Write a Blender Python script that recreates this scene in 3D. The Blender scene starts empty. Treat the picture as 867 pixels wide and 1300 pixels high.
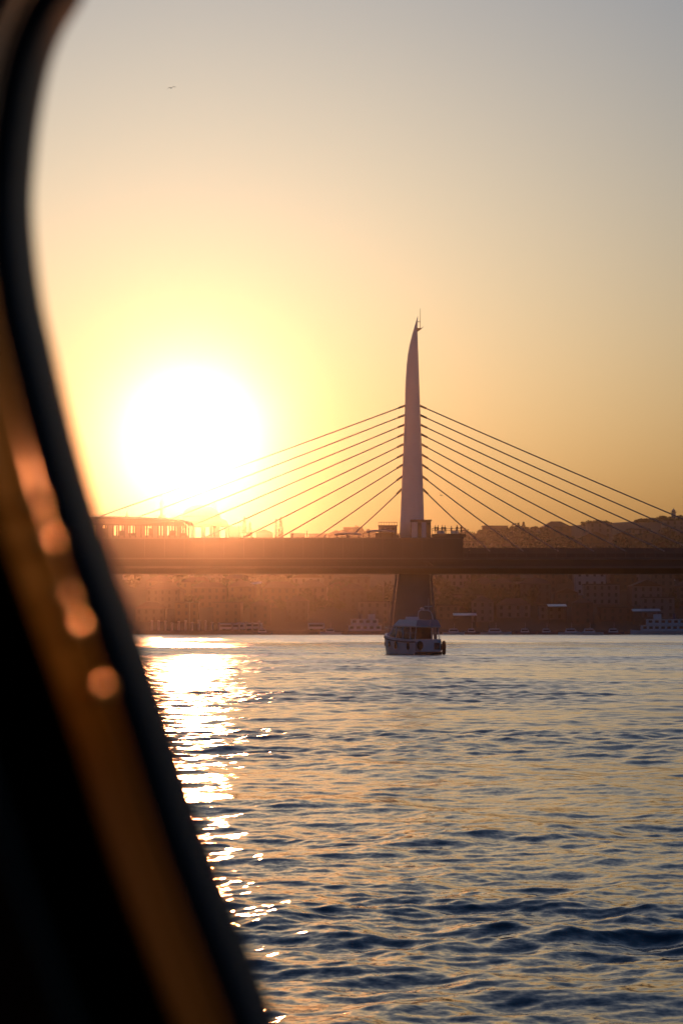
import bpy, math, random
import numpy as np
from mathutils import Vector, Matrix

R = math.radians
scene = bpy.context.scene
col = scene.collection
rng = random.Random(7)

# ------------------------------------------------------------------ camera
F_PX = 3070.0                      # focal length in photo pixels (867 wide)
CX, CY, HORIZON = 433.5, 650.0, 798.0
EYE = 2.6
PITCH = math.atan((HORIZON - CY) / F_PX)
cam_d = bpy.data.cameras.new('camera')
cam_d.sensor_fit = 'HORIZONTAL'
cam_d.sensor_width = 24.0
cam_d.lens = F_PX / 867.0 * 24.0
cam_d.clip_start = 0.02
cam_d.clip_end = 12000
cam_d.dof.use_dof = True
cam_d.dof.focus_distance = 45.0
cam_d.dof.aperture_fstop = 9.5
cam_d.dof.aperture_blades = 0
cam = bpy.data.objects.new('camera', cam_d)
cam.location = (0, 0, EYE)
cam.rotation_euler = (math.pi / 2 + PITCH, 0, 0)
col.objects.link(cam)
scene.camera = cam


def at(px, py, Y):
    """the point at distance Y (metres ahead) seen at this place in the photo"""
    u = (px - CX) / F_PX
    v = (CY - py) / F_PX
    y = math.cos(PITCH) - math.sin(PITCH) * v
    z = math.sin(PITCH) + math.cos(PITCH) * v
    s = Y / y
    return Vector((u * s, Y, EYE + z * s))


# ------------------------------------------------------------------ sky, sun, exposure
SUN_DIR = (at(243, 549, 1.0) - Vector((0, 0, EYE))).normalized()
SUN_EL = math.asin(SUN_DIR.z)
SUN_AZ = math.atan2(SUN_DIR.x, SUN_DIR.y)
world = bpy.data.worlds.new('World')
scene.world = world
world.use_nodes = True
wn = world.node_tree
wn.nodes.clear()
w_out = wn.nodes.new('ShaderNodeOutputWorld')
w_bg = wn.nodes.new('ShaderNodeBackground')
w_sky = wn.nodes.new('ShaderNodeTexSky')
w_sky.sky_type = 'NISHITA'
w_sky.sun_disc = False
w_sky.sun_elevation = SUN_EL
w_sky.sun_rotation = SUN_AZ
w_sky.air_density = 1.55
w_sky.dust_density = 5.0
w_sky.ozone_density = 6.0
w_bg.inputs['Strength'].default_value = 0.132
w_wb = wn.nodes.new('ShaderNodeVectorMath')       # white balance of the picture
w_wb.operation = 'MULTIPLY'
w_wb.inputs[1].default_value = (0.955, 1.055, 1.13)
wn.links.new(w_sky.outputs[0], w_wb.inputs[0])
wn.links.new(w_wb.outputs[0], w_bg.inputs['Color'])
wn.links.new(w_bg.outputs[0], w_out.inputs['Surface'])

sun_d = bpy.data.lights.new('sun', 'SUN')
sun_d.energy = 1.4
sun_d.angle = R(0.53)
sun_d.color = (1.0, 0.33, 0.12)
sun = bpy.data.objects.new('sun', sun_d)
sun.rotation_euler = SUN_DIR.to_track_quat('Z', 'Y').to_euler()
sun.location = (0, 0, 200)
col.objects.link(sun)

vs = scene.view_settings
vs.view_transform = 'Standard'
vs.look = 'None'
vs.exposure = 0.0
vs.gamma = 1.0
vs.use_curve_mapping = False
cy = scene.cycles
cy.use_denoising = True
cy.max_bounces = 6
cy.diffuse_bounces = 2
cy.glossy_bounces = 3
cy.transmission_bounces = 3
cy.volume_bounces = 0
cy.transparent_max_bounces = 16
cy.sample_clamp_indirect = 6.0
cy.caustics_reflective = False
cy.caustics_refractive = False

HAZE_DENSITY = 7.6e-5
HAZE_G = 0.98  # strong forward scatter, set to imitate lens glare


# ------------------------------------------------------------------ materials
def mat(name, color, rough=0.6, spec=0.5, metal=0.0, var=0.25, scale=2.0, bump=0.0, ior=1.45, coat=0.0,
        emit=None, emit_s=0.0):
    m = bpy.data.materials.new(name)
    m.use_nodes = True
    nt = m.node_tree
    b = nt.nodes['Principled BSDF']
    b.inputs['Roughness'].default_value = rough
    b.inputs['Metallic'].default_value = metal
    b.inputs['Specular IOR Level'].default_value = spec
    b.inputs['IOR'].default_value = ior
    b.inputs['Coat Weight'].default_value = coat
    tc = nt.nodes.new('ShaderNodeTexCoord')
    nz = nt.nodes.new('ShaderNodeTexNoise')
    nz.inputs['Scale'].default_value = scale
    nz.inputs['Detail'].default_value = 4
    nt.links.new(tc.outputs['Object'], nz.inputs['Vector'])
    mx = nt.nodes.new('ShaderNodeMix')
    mx.data_type = 'RGBA'
    c = color
    mx.inputs['A'].default_value = (*[max(0, k * (1 - var)) for k in c], 1)
    mx.inputs['B'].default_value = (*[min(1, k * (1 + var)) for k in c], 1)
    nt.links.new(nz.outputs['Fac'], mx.inputs['Factor'])
    nt.links.new(mx.outputs['Result'], b.inputs['Base Color'])
    if bump:
        bp = nt.nodes.new('ShaderNodeBump')
        bp.inputs['Strength'].default_value = bump
        nt.links.new(nz.outputs['Fac'], bp.inputs['Height'])
        nt.links.new(bp.outputs['Normal'], b.inputs['Normal'])
    if emit:
        b.inputs['Emission Color'].default_value = (*emit, 1)
        b.inputs['Emission Strength'].default_value = emit_s
    return m


M = {}
M['concrete'] = mat('concrete', (0.20, 0.18, 0.17), 0.85, var=0.2, scale=0.4)
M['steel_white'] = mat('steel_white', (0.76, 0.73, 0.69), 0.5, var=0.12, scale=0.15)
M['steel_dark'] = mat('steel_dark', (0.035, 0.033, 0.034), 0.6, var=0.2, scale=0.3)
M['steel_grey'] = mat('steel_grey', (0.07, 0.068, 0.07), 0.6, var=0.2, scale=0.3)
M['cable'] = mat('cable', (0.30, 0.27, 0.26), 0.5, var=0.1)
M['roof_light'] = mat('roof_light', (0.62, 0.60, 0.58), 0.35, var=0.1)
M['glass_dark'] = mat('glass_dark', (0.02, 0.022, 0.025), 0.25, var=0.2)
M['stone'] = mat('stone', (0.38, 0.34, 0.30), 0.85, var=0.2, scale=0.3)
M['lead'] = mat('lead', (0.24, 0.25, 0.27), 0.55, var=0.2, scale=0.3)
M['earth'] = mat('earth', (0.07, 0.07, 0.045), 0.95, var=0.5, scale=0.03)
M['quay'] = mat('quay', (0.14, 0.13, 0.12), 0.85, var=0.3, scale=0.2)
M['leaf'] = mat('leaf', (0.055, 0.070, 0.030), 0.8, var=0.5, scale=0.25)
M['cypress'] = mat('cypress', (0.035, 0.050, 0.025), 0.85, var=0.4, scale=0.6)
M['bark'] = mat('bark', (0.10, 0.075, 0.05), 0.9, var=0.3, scale=2)
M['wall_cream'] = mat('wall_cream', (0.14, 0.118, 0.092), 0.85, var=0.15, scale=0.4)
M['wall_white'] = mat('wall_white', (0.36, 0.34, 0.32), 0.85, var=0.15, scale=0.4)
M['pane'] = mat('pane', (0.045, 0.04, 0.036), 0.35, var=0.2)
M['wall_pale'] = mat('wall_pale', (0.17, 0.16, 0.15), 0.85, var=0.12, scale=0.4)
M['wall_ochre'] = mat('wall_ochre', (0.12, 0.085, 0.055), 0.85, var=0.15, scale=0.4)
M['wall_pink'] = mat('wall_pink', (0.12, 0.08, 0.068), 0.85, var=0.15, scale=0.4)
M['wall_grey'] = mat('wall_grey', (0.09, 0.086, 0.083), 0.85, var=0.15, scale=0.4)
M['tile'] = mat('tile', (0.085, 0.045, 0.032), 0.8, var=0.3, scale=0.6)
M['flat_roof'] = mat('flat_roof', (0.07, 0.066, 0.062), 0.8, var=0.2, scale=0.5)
M['boat_white'] = mat('boat_white', (0.62, 0.63, 0.65), 0.35, var=0.06, scale=0.8)
M['boat_canvas'] = mat('boat_canvas', (0.26, 0.29, 0.36), 0.7, var=0.12, scale=1.5)
M['boat_blue'] = mat('boat_blue', (0.05, 0.08, 0.14), 0.35, var=0.15)
M['rubber'] = mat('rubber', (0.018, 0.018, 0.018), 0.6, var=0.2)
M['chrome'] = mat('chrome', (0.6, 0.6, 0.6), 0.2, metal=1.0, var=0.05)
M['wood'] = mat('wood', (0.22, 0.13, 0.07), 0.55, var=0.25, scale=3)
M['skin'] = mat('skin', (0.45, 0.28, 0.20), 0.6, var=0.05)
M['feather'] = mat('feather', (0.05, 0.05, 0.05), 0.8, var=0.2, scale=8)
M['lamp'] = mat('lamp', (0.8, 0.7, 0.4), 0.4, emit=(1.0, 0.62, 0.22), emit_s=0.6)
for nm, c in (('cloth_black', (0.03, 0.03, 0.035)), ('cloth_blue', (0.05, 0.07, 0.13)), ('cloth_brown', (0.11, 0.07, 0.05)),
              ('cloth_red', (0.22, 0.05, 0.04)), ('cloth_grey', (0.18, 0.18, 0.18))):
    M[nm] = mat(nm, c, 0.85, var=0.2, scale=5)


# ------------------------------------------------------------------ mesh builder
class MB:
    def __init__(self):
        self.v = []
        self.f = []

    def add(self, verts, faces):
        o = len(self.v)
        self.v.extend([tuple(p) for p in verts])
        self.f.extend([tuple(i + o for i in f) for f in faces])
        return self

    def box(self, x0, x1, y0, y1, z0, z1):
        return self.add([(x0, y0, z0), (x1, y0, z0), (x1, y1, z0), (x0, y1, z0),
                         (x0, y0, z1), (x1, y0, z1), (x1, y1, z1), (x0, y1, z1)],
                        [(0, 3, 2, 1), (4, 5, 6, 7), (0, 1, 5, 4), (1, 2, 6, 5), (2, 3, 7, 6), (3, 0, 4, 7)])

    def loft(self, rings, cap=True, closed=True):
        n = len(rings[0])
        o = []
        fs = []
        for r in rings:
            o.extend(r)
        for i in range(len(rings) - 1):
            for j in range(n if closed else n - 1):
                k = (j + 1) % n
                fs.append((i * n + j, i * n + k, (i + 1) * n + k, (i + 1) * n + j))
        if cap and closed:
            fs.append(tuple(reversed(range(n))))
            fs.append(tuple((len(rings) - 1) * n + j for j in range(n)))
        return self.add(o, fs)

    def tube(self, a, b, ra, rb=None, n=8):
        a, b = Vector(a), Vector(b)
        rb = ra if rb is None else rb
        d = (b - a).normalized()
        u = d.orthogonal().normalized()
        w = d.cross(u)
        rings = []
        for p, r in ((a, ra), (b, rb)):
            rings.append([p + (u * math.cos(t) + w * math.sin(t)) * r for t in [2 * math.pi * k / n for k in range(n)]])
        return self.loft(rings)

    def path(self, pts, r, n=8):
        for a, b in zip(pts, pts[1:]):
            self.tube(a, b, r, r, n)
        return self

    def lathe(self, prof, cx=0, cy=0, n=16):
        rings = [[(cx + r * math.cos(2 * math.pi * k / n), cy + r * math.sin(2 * math.pi * k / n), z) for k in range(n)]
                 for r, z in prof]
        return self.loft(rings)

    def prism(self, poly, y0, y1):            # polygon in x,z pulled along y
        return self.loft([[(x, y0, z) for x, z in poly], [(x, y1, z) for x, z in poly]])

    def mesh(self, name, m, smooth=False):
        me = bpy.data.meshes.new(name)
        me.from_pydata(self.v, [], self.f)
        if m:
            me.materials.append(M[m] if isinstance(m, str) else m)
        if smooth:
            me.polygons.foreach_set('use_smooth', [True] * len(me.polygons))
        me.update()
        return me

    def build(self, name, m, parent=None, smooth=False, bevel=0.0, fix=True):
        me = self.mesh(name, m, smooth)
        if fix:
            import bmesh
            bm = bmesh.new()
            bm.from_mesh(me)
            bmesh.ops.recalc_face_normals(bm, faces=bm.faces)
            bm.to_mesh(me)
            bm.free()
        o = bpy.data.objects.new(name, me)
        col.objects.link(o)
        if parent is not None:
            o.parent = parent
        if bevel:
            b = o.modifiers.new('bevel', 'BEVEL')
            b.width = bevel
            b.segments = 2
        return o


def link(name, me, parent=None, loc=(0, 0, 0)):
    o = bpy.data.objects.new(name, me)
    col.objects.link(o)
    o.location = loc
    if parent is not None:
        o.parent = parent
    return o


def tag(o, label=None, cat=None, group=None, kind=None):
    if label: o['label'] = label
    if cat: o['category'] = cat
    if group: o['group'] = group
    if kind: o['kind'] = kind
    return o


def thing(name, loc, label, cat, group=None, rz=0.0):
    o = bpy.data.objects.new(name, None)
    o.empty_display_size = 0.5
    col.objects.link(o)
    o.location = loc
    o.rotation_euler = (0, 0, rz)
    return tag(o, label, cat, group, 'thing')


def copy_tree(o, parent=None):
    c = o.copy()
    col.objects.link(c)
    c.parent = parent
    for ch in list(o.children):
        copy_tree(ch, c)
    return c


ORD = ['first', 'second', 'third', 'fourth', 'fifth', 'sixth', 'seventh', 'eighth', 'ninth', 'tenth', 'eleventh',
       'twelfth', 'thirteenth', 'fourteenth', 'fifteenth', 'sixteenth', 'seventeenth', 'eighteenth', 'nineteenth',
       'twentieth', 'twenty-first', 'twenty-second', 'twenty-third', 'twenty-fourth', 'twenty-fifth']


# ------------------------------------------------------------------ water
def build_water():
    ys = [-80.0, -40, -20, -8, 0, 5, 8]
    y = 10.0
    while y < 1012:
        ys.append(y)
        y += max(0.045, 0.0020 * y)
    ys.append(1016.0)
    ys = np.array(ys)
    u = np.linspace(-1, 1, 481)
    u = 0.55 * u + 0.45 * u ** 3
    ext = np.array([1.25, 1.7, 2.6, 5.0, 10.0, 25.0])
    u = np.concatenate([-ext[::-1], u, ext])
    hw = np.where(ys > 10, 0.30 * ys + 6.0, 9.0)
    X = u[None, :] * hw[:, None]
    Y = np.repeat(ys[:, None], len(u), 1)
    dx = np.gradient(X, axis=1)
    dy = np.abs(np.gradient(Y, axis=0))
    Z = np.zeros_like(X)
    DX = np.zeros_like(X)
    DY = np.zeros_like(X)
    rs = np.random.RandomState(11)
    # gusts: patches of rougher and calmer water
    gust = np.ones_like(X)
    for k in range(6):
        lam = rs.uniform(9, 40)
        th = rs.uniform(0, math.pi)
        gust += 0.27 * np.sin(2 * math.pi / lam * (X * math.cos(th) * 0.7 + Y * math.sin(th)) + rs.uniform(0, 6.28))
    gust = np.clip(gust, 0.75, 1.65)
    # churned water behind the yacht
    back = np.clip((238 - Y) / 70, 0, 1)
    wake = np.exp(-((X - 7.5 - back * 1.5) / (2.2 + back * 7)) ** 2) * np.clip(1 - back, 0, 1) * (Y < 250)
    gust += 1.3 * wake
    N = 100
    LOST = np.zeros_like(X)
    for k in range(N):
        lam = 0.16 * (9.0 / 0.16) ** ((k + rs.uniform(0, 1)) / N)
        th = rs.normal(0, 0.78)
        if rs.rand() < 0.25:
            th += rs.uniform(-1.2, 1.2)
        kk = 2 * math.pi / lam
        dxk, dyk = math.sin(th) * kk, -math.cos(th) * kk
        slope = SLOPE * (1.2 if lam < 1.6 else (0.85 if lam < 3.2 else 0.5))
        A = slope / kk
        step = np.maximum(np.abs(dx * dxk), np.abs(dy * dyk)) / (2 * math.pi)   # fraction of a wave per cell
        fil = np.clip((0.46 - step) / 0.14, 0, 1)
        ph = X * dxk + Y * dyk + rs.uniform(0, 6.283)
        g = gust if lam < 3 else 1.0
        a = A * fil * g
        LOST += (slope * g) ** 2 * (1 - fil ** 2) / 2
        Z += a * np.cos(ph)
        DX -= a * math.sin(th) * np.sin(ph) * 0.8
        DY += a * math.cos(th) * np.sin(ph) * 0.8
    X2, Y2 = X + DX, Y + DY
    nr, nc = X.shape
    co = np.stack([X2, Y2, Z], -1).reshape(-1, 3).astype(np.float32)
    idx = np.arange(nr * nc).reshape(nr, nc)
    q = np.stack([idx[:-1, :-1], idx[:-1, 1:], idx[1:, 1:], idx[1:, :-1]], -1).reshape(-1, 4).astype(np.int32)
    me = bpy.data.meshes.new('water')
    me.vertices.add(len(co))
    me.vertices.foreach_set('co', co.ravel())
    me.loops.add(q.size)
    me.loops.foreach_set('vertex_index', q.ravel())
    me.polygons.add(len(q))
    me.polygons.foreach_set('loop_start', np.arange(0, q.size, 4, dtype=np.int32))
    me.polygons.foreach_set('use_smooth', np.ones(len(q), dtype=bool))
    me.update(calc_edges=True)
    lost = me.attributes.new('unresolved_slope', 'FLOAT', 'POINT')
    sig = np.sqrt(LOST / 2 + 0.008 ** 2)
    lost.data.foreach_set('value', np.sqrt(1.414 * sig).ravel().astype(np.float32))
    near = me.attributes.new('ripple', 'FLOAT', 'POINT')
    near.data.foreach_set('value', np.clip(1.0 - (Y - 20) / 90.0, 0.12, 1.0).ravel().astype(np.float32))
    m = bpy.data.materials.new('sea_water')
    m.use_nodes = True
    nt = m.node_tree
    nt.nodes.remove(nt.nodes['Principled BSDF'])
    out = nt.nodes['Material Output']
    gl = nt.nodes.new('ShaderNodeBsdfGlossy')
    gl.distribution = 'BECKMANN'
    gl.inputs['Color'].default_value = (1, 1, 1, 1)
    df = nt.nodes.new('ShaderNodeBsdfDiffuse')
    df.inputs['Color'].default_value = (0.007, 0.012, 0.014, 1)
    fr = nt.nodes.new('ShaderNodeFresnel')
    fr.inputs['IOR'].default_value = 1.34
    mxs = nt.nodes.new('ShaderNodeMixShader')
    nt.links.new(fr.outputs[0], mxs.inputs[0])
    nt.links.new(df.outputs[0], mxs.inputs[1])
    nt.links.new(gl.outputs[0], mxs.inputs[2])
    nt.links.new(mxs.outputs[0], out.inputs['Surface'])
    at1 = nt.nodes.new('ShaderNodeAttribute')
    at1.attribute_name = 'unresolved_slope'
    nt.links.new(at1.outputs['Fac'], gl.inputs['Roughness'])
    at2 = nt.nodes.new('ShaderNodeAttribute')
    at2.attribute_name = 'ripple'
    # small ripples as a change of the surface slope (world scale, the same at any distance)
    geo = nt.nodes.new('ShaderNodeNewGeometry')
    acc = None
    for sc, amt, st in ((2.2, RIP[0], (0.55, 1.0, 1.0)), (7.0, RIP[1], (0.6, 1.0, 1.0)), (22.0, RIP[2], (0.8, 1.0, 1.0))):
        mp = nt.nodes.new('ShaderNodeMapping')
        mp.inputs['Scale'].default_value = st
        nt.links.new(geo.outputs['Position'], mp.inputs['Vector'])
        nz = nt.nodes.new('ShaderNodeTexNoise')
        nz.inputs['Scale'].default_value = sc
        nz.inputs['Detail'].default_value = 2
        nt.links.new(mp.outputs['Vector'], nz.inputs['Vector'])
        sb = nt.nodes.new('ShaderNodeVectorMath')
        sb.operation = 'SUBTRACT'
        sb.inputs[1].default_value = (0.5, 0.5, 0.5)
        nt.links.new(nz.outputs['Color'], sb.inputs[0])
        ml = nt.nodes.new('ShaderNodeVectorMath')
        ml.operation = 'MULTIPLY'
        ml.inputs[1].default_value = (amt * 0.75, amt, 0.0)
        nt.links.new(sb.outputs[0], ml.inputs[0])
        if acc is None:
            acc = ml.outputs[0]
        else:
            ad = nt.nodes.new('ShaderNodeVectorMath')
            ad.operation = 'ADD'
            nt.links.new(acc, ad.inputs[0])
            nt.links.new(ml.outputs[0], ad.inputs[1])
            acc = ad.outputs[0]
    sl = nt.nodes.new('ShaderNodeVectorMath')
    sl.operation = 'SCALE'
    nt.links.new(acc, sl.inputs[0])
    nt.links.new(at2.outputs['Fac'], sl.inputs['Scale'])
    acc = sl.outputs[0]
    ad = nt.nodes.new('ShaderNodeVectorMath')
    ad.operation = 'ADD'
    nt.links.new(geo.outputs['Normal'], ad.inputs[0])
    nt.links.new(acc, ad.inputs[1])
    nm = nt.nodes.new('ShaderNodeVectorMath')
    nm.operation = 'NORMALIZE'
    nt.links.new(ad.outputs[0], nm.inputs[0])
    for nd in (gl, fr, df):
        nt.links.new(nm.outputs[0], nd.inputs['Normal'])
    me.materials.append(m)
    o = bpy.data.objects.new('water', me)
    col.objects.link(o)
    tag(o, 'choppy estuary water with a glittering sun path', kind='structure')


SLOPE = 0.0152
RIP = (0.08, 0.18, 0.20)
build_water()

# seabed and land far around, so that nothing ends in the void
MB().box(-6000, 6000, -400, 1030, -9, -6).build('seabed', 'earth').__setitem__('kind', 'structure')

# ------------------------------------------------------------------ terrain
YS, YC = 1012.0, 1300.0                     # shore, crest
SKY = [(-400, 690), (0, 690), (300, 689), (420, 686), (470, 680), (560, 680), (600, 678), (640, 674), (690, 670),
       (740, 666), (800, 662), (867, 659), (950, 655), (1300, 650)]


def crest_z(px):
    for (a, ya), (b, yb) in zip(SKY, SKY[1:]):
        if a <= px <= b:
            t = (px - a) / (b - a)
            return at(px, ya + (yb - ya) * t, YC).z
    return at(px, SKY[0][1] if px < 0 else SKY[-1][1], YC).z


def hill_z(X, Y):
    px = CX + X / max(Y, 1) * F_PX
    px = CX + X / YC * F_PX if Y > YC else px
    c = crest_z(max(-399, min(1299, px)))
    t = (Y - YS) / (YC - YS)
    if t <= 0:
        return 1.7
    if t <= 1:
        # a flat quay road, then the slope
        k = max(0.0, (t - 0.035) / 0.965)
        z = 1.7 + (c - 1.7) * (k ** 0.92)
        z += 0.9 * math.sin(X * 0.06 + Y * 0.05) * min(1, t * 4) * (1 - t)
        return z
    return max(2.0, c - (Y - YC) * 0.05)


mb = MB()
xs = [-2200, -1500, -1000, -700] + list(range(-520, 521, 10)) + [700, 1000, 1500, 2200]
yy = [1012, 1020, 1028] + list(range(1040, 1312, 9)) + [1340, 1400, 1500, 1700, 2000, 2300]
for Yv in yy:
    for Xv in xs:
        mb.v.append((Xv, Yv, hill_z(Xv, Yv)))
nx = len(xs)
for j in range(len(yy) - 1):
    for i in range(nx - 1):
        mb.f.append((j * nx + i, j * nx + i + 1, (j + 1) * nx + i + 1, (j + 1) * nx + i))
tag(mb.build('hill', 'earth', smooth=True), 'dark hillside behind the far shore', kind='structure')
tag(MB().box(-2200, 2200, 1009.5, 1013.5, -4, 1.72).build('quay', 'quay'), 'stone quay along the far shore', kind='structure')

# ------------------------------------------------------------------ bridge
YB = 495.0


def b(px, py, Y=YB):
    return at(px, py, Y)


bridge = thing('cable_stayed_bridge', (b(523, 812).x, YB, 0),
               'long metro bridge hung by slanting cables from one horn-shaped pylon', 'bridge')
BX = bridge.location.x


def bl(px, py, Y=YB):                        # place in the bridge's own space
    p = at(px, py, Y)
    return Vector((p.x - BX, Y - YB, p.z))


ZB, ZF, ZL = bl(0, 729).z, bl(0, 722).z, bl(0, 712).z       # girder bottom, flange, lower ledge
ZR, ZD, ZP = bl(0, 697).z, bl(0, 709).z, bl(0, 684.5).z     # right rail top, right deck, station parapet top
X0, X1 = -330.0, 330.0
XE = bl(584, 0).x
# girder: trapezoid box
gir = MB()
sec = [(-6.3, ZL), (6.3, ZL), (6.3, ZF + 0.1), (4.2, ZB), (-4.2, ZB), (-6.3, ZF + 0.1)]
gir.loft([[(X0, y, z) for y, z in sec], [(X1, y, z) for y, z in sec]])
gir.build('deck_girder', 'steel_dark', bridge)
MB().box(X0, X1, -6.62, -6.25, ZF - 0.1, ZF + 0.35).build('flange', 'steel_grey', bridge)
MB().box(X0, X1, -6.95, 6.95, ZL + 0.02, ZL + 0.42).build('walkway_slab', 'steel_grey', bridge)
# right-hand fence
MB().box(XE + .1, X1, -6.8, -6.7, ZR - 0.12, ZR).build('handrail', 'steel_grey', bridge)
MB().box(XE + .1, X1, -6.79, -6.72, ZR - 1.1, ZR - 1.02).build('handrail', 'steel_grey', bridge)
MB().box(XE + .1, X1, -6.77, -6.74, ZL + 0.5, ZR - 1.15).build('fence_mesh', 'steel_dark', bridge)
post = MB().box(-0.06, 0.06, -6.9, -6.8, ZL + 0.42, ZR + 0.05).mesh('fence_post', 'steel_grey')
x = XE + 0.8
while x < bl(905, 0).x:
    link('fence_post', post, bridge, (x, 0, 0))
    x += 2.0
# track parapet behind
MB().box(XE + .1, X1, 3.0, 3.3, ZL + 0.42, ZR + 0.3).build('far_parapet', 'steel_grey', bridge)
# station body: solid parapet from the left up to its end beside the pylon
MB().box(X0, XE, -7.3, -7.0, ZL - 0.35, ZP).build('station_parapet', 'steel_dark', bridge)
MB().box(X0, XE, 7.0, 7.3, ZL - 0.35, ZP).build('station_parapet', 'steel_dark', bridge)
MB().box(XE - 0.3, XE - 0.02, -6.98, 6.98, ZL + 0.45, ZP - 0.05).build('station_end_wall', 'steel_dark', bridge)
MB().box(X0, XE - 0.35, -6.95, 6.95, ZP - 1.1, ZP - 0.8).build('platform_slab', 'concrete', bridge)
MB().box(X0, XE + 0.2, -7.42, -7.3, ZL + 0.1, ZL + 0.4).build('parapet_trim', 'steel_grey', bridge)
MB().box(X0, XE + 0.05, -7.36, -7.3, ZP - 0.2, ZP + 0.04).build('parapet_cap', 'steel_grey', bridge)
seam = MB().box(-0.04, 0.04, -7.34, -7.3, ZL + 0.45, ZP - 0.25).mesh('parapet_joint', 'steel_grey')
x = bl(190, 0).x
while x < XE - 1:
    link('parapet_joint', seam, bridge, (x, 0, 0))
    x += 4.0
# under-deck details near the pylon
for px in (534, 541):
    p = bl(px, 712)
    MB().tube((p.x, -7.1, ZL - 0.1), (p.x + 1.2, -6.5, ZF + 0.5), 0.14).build('brace', 'steel_grey', bridge)
# supports outside the picture's middle
for sx in (-200, 200, 300, -300):
    MB().box(sx - 2, sx + 2, -4, 4, -8, ZB).build('support_pier', 'concrete', bridge)

# pylon: horn, leaning tip
Lx = [(686, 507.3), (660, 508), (610, 510.2), (560, 512.2), (515, 514), (495, 514.3), (480, 515), (465, 516), (450, 517.6),
      (437, 520), (425, 523), (414, 526.2), (406, 528.6), (401, 530)]
Rx = [(686, 539.3), (660, 538.3), (610, 536.8), (560, 535), (515, 533.2), (495, 532.6), (480, 532), (465, 531.5), (450, 531),
      (437, 530.5), (425, 530.1), (414, 529.9), (406, 530.0), (401, 530.5)]
rings = []
for (py, xl), (_, xr) in zip(Lx, Rx):
    pl, pr = bl(xl, py), bl(xr, py)
    cxm, hwid = (pl.x + pr.x) / 2, max(0.04, (pr.x - pl.x) / 2)
    dep = max(0.05, hwid * 0.85)
    ring = []
    for k in range(24):
        t = 2 * math.pi * k / 24
        c, s = math.cos(t), math.sin(t)
        ring.append((cxm + hwid * math.copysign(abs(c) ** 0.75, c), dep * math.copysign(abs(s) ** 0.75, s), pl.z))
    rings.append(ring)
pylon = MB().loft(rings).build('pylon', 'steel_white', bridge, smooth=True)
# inset facet low on the pylon
pa, pb, pc = bl(524, 688), bl(534, 688), bl(527.5, 618)
fy = -2.36
MB().add([(pa.x, fy, pa.z), (pb.x, fy, pb.z), (pc.x, -1.98, pc.z), (pa.x, fy + .5, pa.z), (pb.x, fy + .5, pb.z), (pc.x, -1.5, pc.z)],
         [(0, 1, 2), (3, 5, 4), (0, 3, 4, 1), (1, 4, 5, 2), (2, 5, 3, 0)]).build('facet', 'steel_white', pylon)
# top bracket and mast
p0, p1 = bl(530.2, 417.5), bl(535, 417)
MB().loft([[(p0.x - .3, -.3, p0.z - .7), (p0.x - .3, .3, p0.z - .7), (p0.x - .3, .3, p0.z + .2), (p0.x - .3, -.3, p0.z + .2)],
           [(p1.x, -.25, p1.z - .05), (p1.x, .25, p1.z - .05), (p1.x, .25, p1.z + .1), (p1.x, -.25, p1.z + .1)]]).build('bracket', 'steel_dark', pylon)
q0, q1 = bl(533.4, 417), bl(533.4, 391.5)
MB().tube(q0, q1, 0.07, 0.035, 6).build('antenna_mast', 'steel_dark', pylon)
qa, qb = bl(530, 408.2), bl(533.6, 408.2)
MB().tube(qa, qb, 0.07, 0.06, 6).build('mast_arm', 'steel_dark', pylon)
qc, qd = bl(535, 416.8), bl(537.5, 414.3)
MB().tube(qc, qd, 0.06, 0.05, 6).build('mast_arm', 'steel_dark', pylon)

# lower tower under the deck: two flaring legs and the wall between
def leg(xt0, xt1, xb0, xb1, y0, y1, name, m):
    t0, t1, b0, b1 = bl(xt0, 728).x, bl(xt1, 728).x, bl(xb0, 810).x, bl(xb1, 810).x
    zt, zb = ZB + 0.6, -7.0
    z810 = bl(0, 810).z
    k = (zb - z810) / (z810 - zt)
    b0e, b1e = b0 + (b0 - t0) * k, b1 + (b1 - t1) * k
    MB().loft([[(b0e, y0, zb), (b1e, y0, zb), (b1e, y1, zb), (b0e, y1, zb)],
               [(t0, y0, zt), (t1, y0, zt), (t1, y1, zt), (t0, y1, zt)]]).build(name, m, bridge)


leg(502, 504.3, 491.5, 495.5, -4.2, -2.6, 'pier_leg', 'concrete')
leg(505.5, 508.5, 497.0, 501.5, -3.6, -2.0, 'pier_leg', 'concrete')
leg(507, 544.5, 501.0, 549, -2.0, 3.0, 'pier_wall', 'concrete')
leg(545.5, 547.5, 550, 554, -3.4, -2.0, 'pier_leg', 'concrete')

# cables
CS = [514.5, 526.5, 538.8, 550.8, 563.5, 576.6, 589.5, 604.3, 620.5]
RE = [(864.7, 657), (828, 658), (797, 660), (760.5, 660), (724, 663), (692.6, 665.5), (659.5, 668.5), (626, 671.5), (595, 675)]
LE = [(125.2, 655.4), (171, 657.4), (219, 657.4), (277.8, 652), (320, 654), (340, 666), (368.4, 674.7), (415.5, 672), (460, 667)]


def edge_x(tab, py):
    for (ya, xa), (yb, xb) in zip(tab, tab[1:]):
        if yb <= py <= ya:
            return xa + (xb - xa) * (ya - py) / (ya - yb)
    return tab[0][1]


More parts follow.
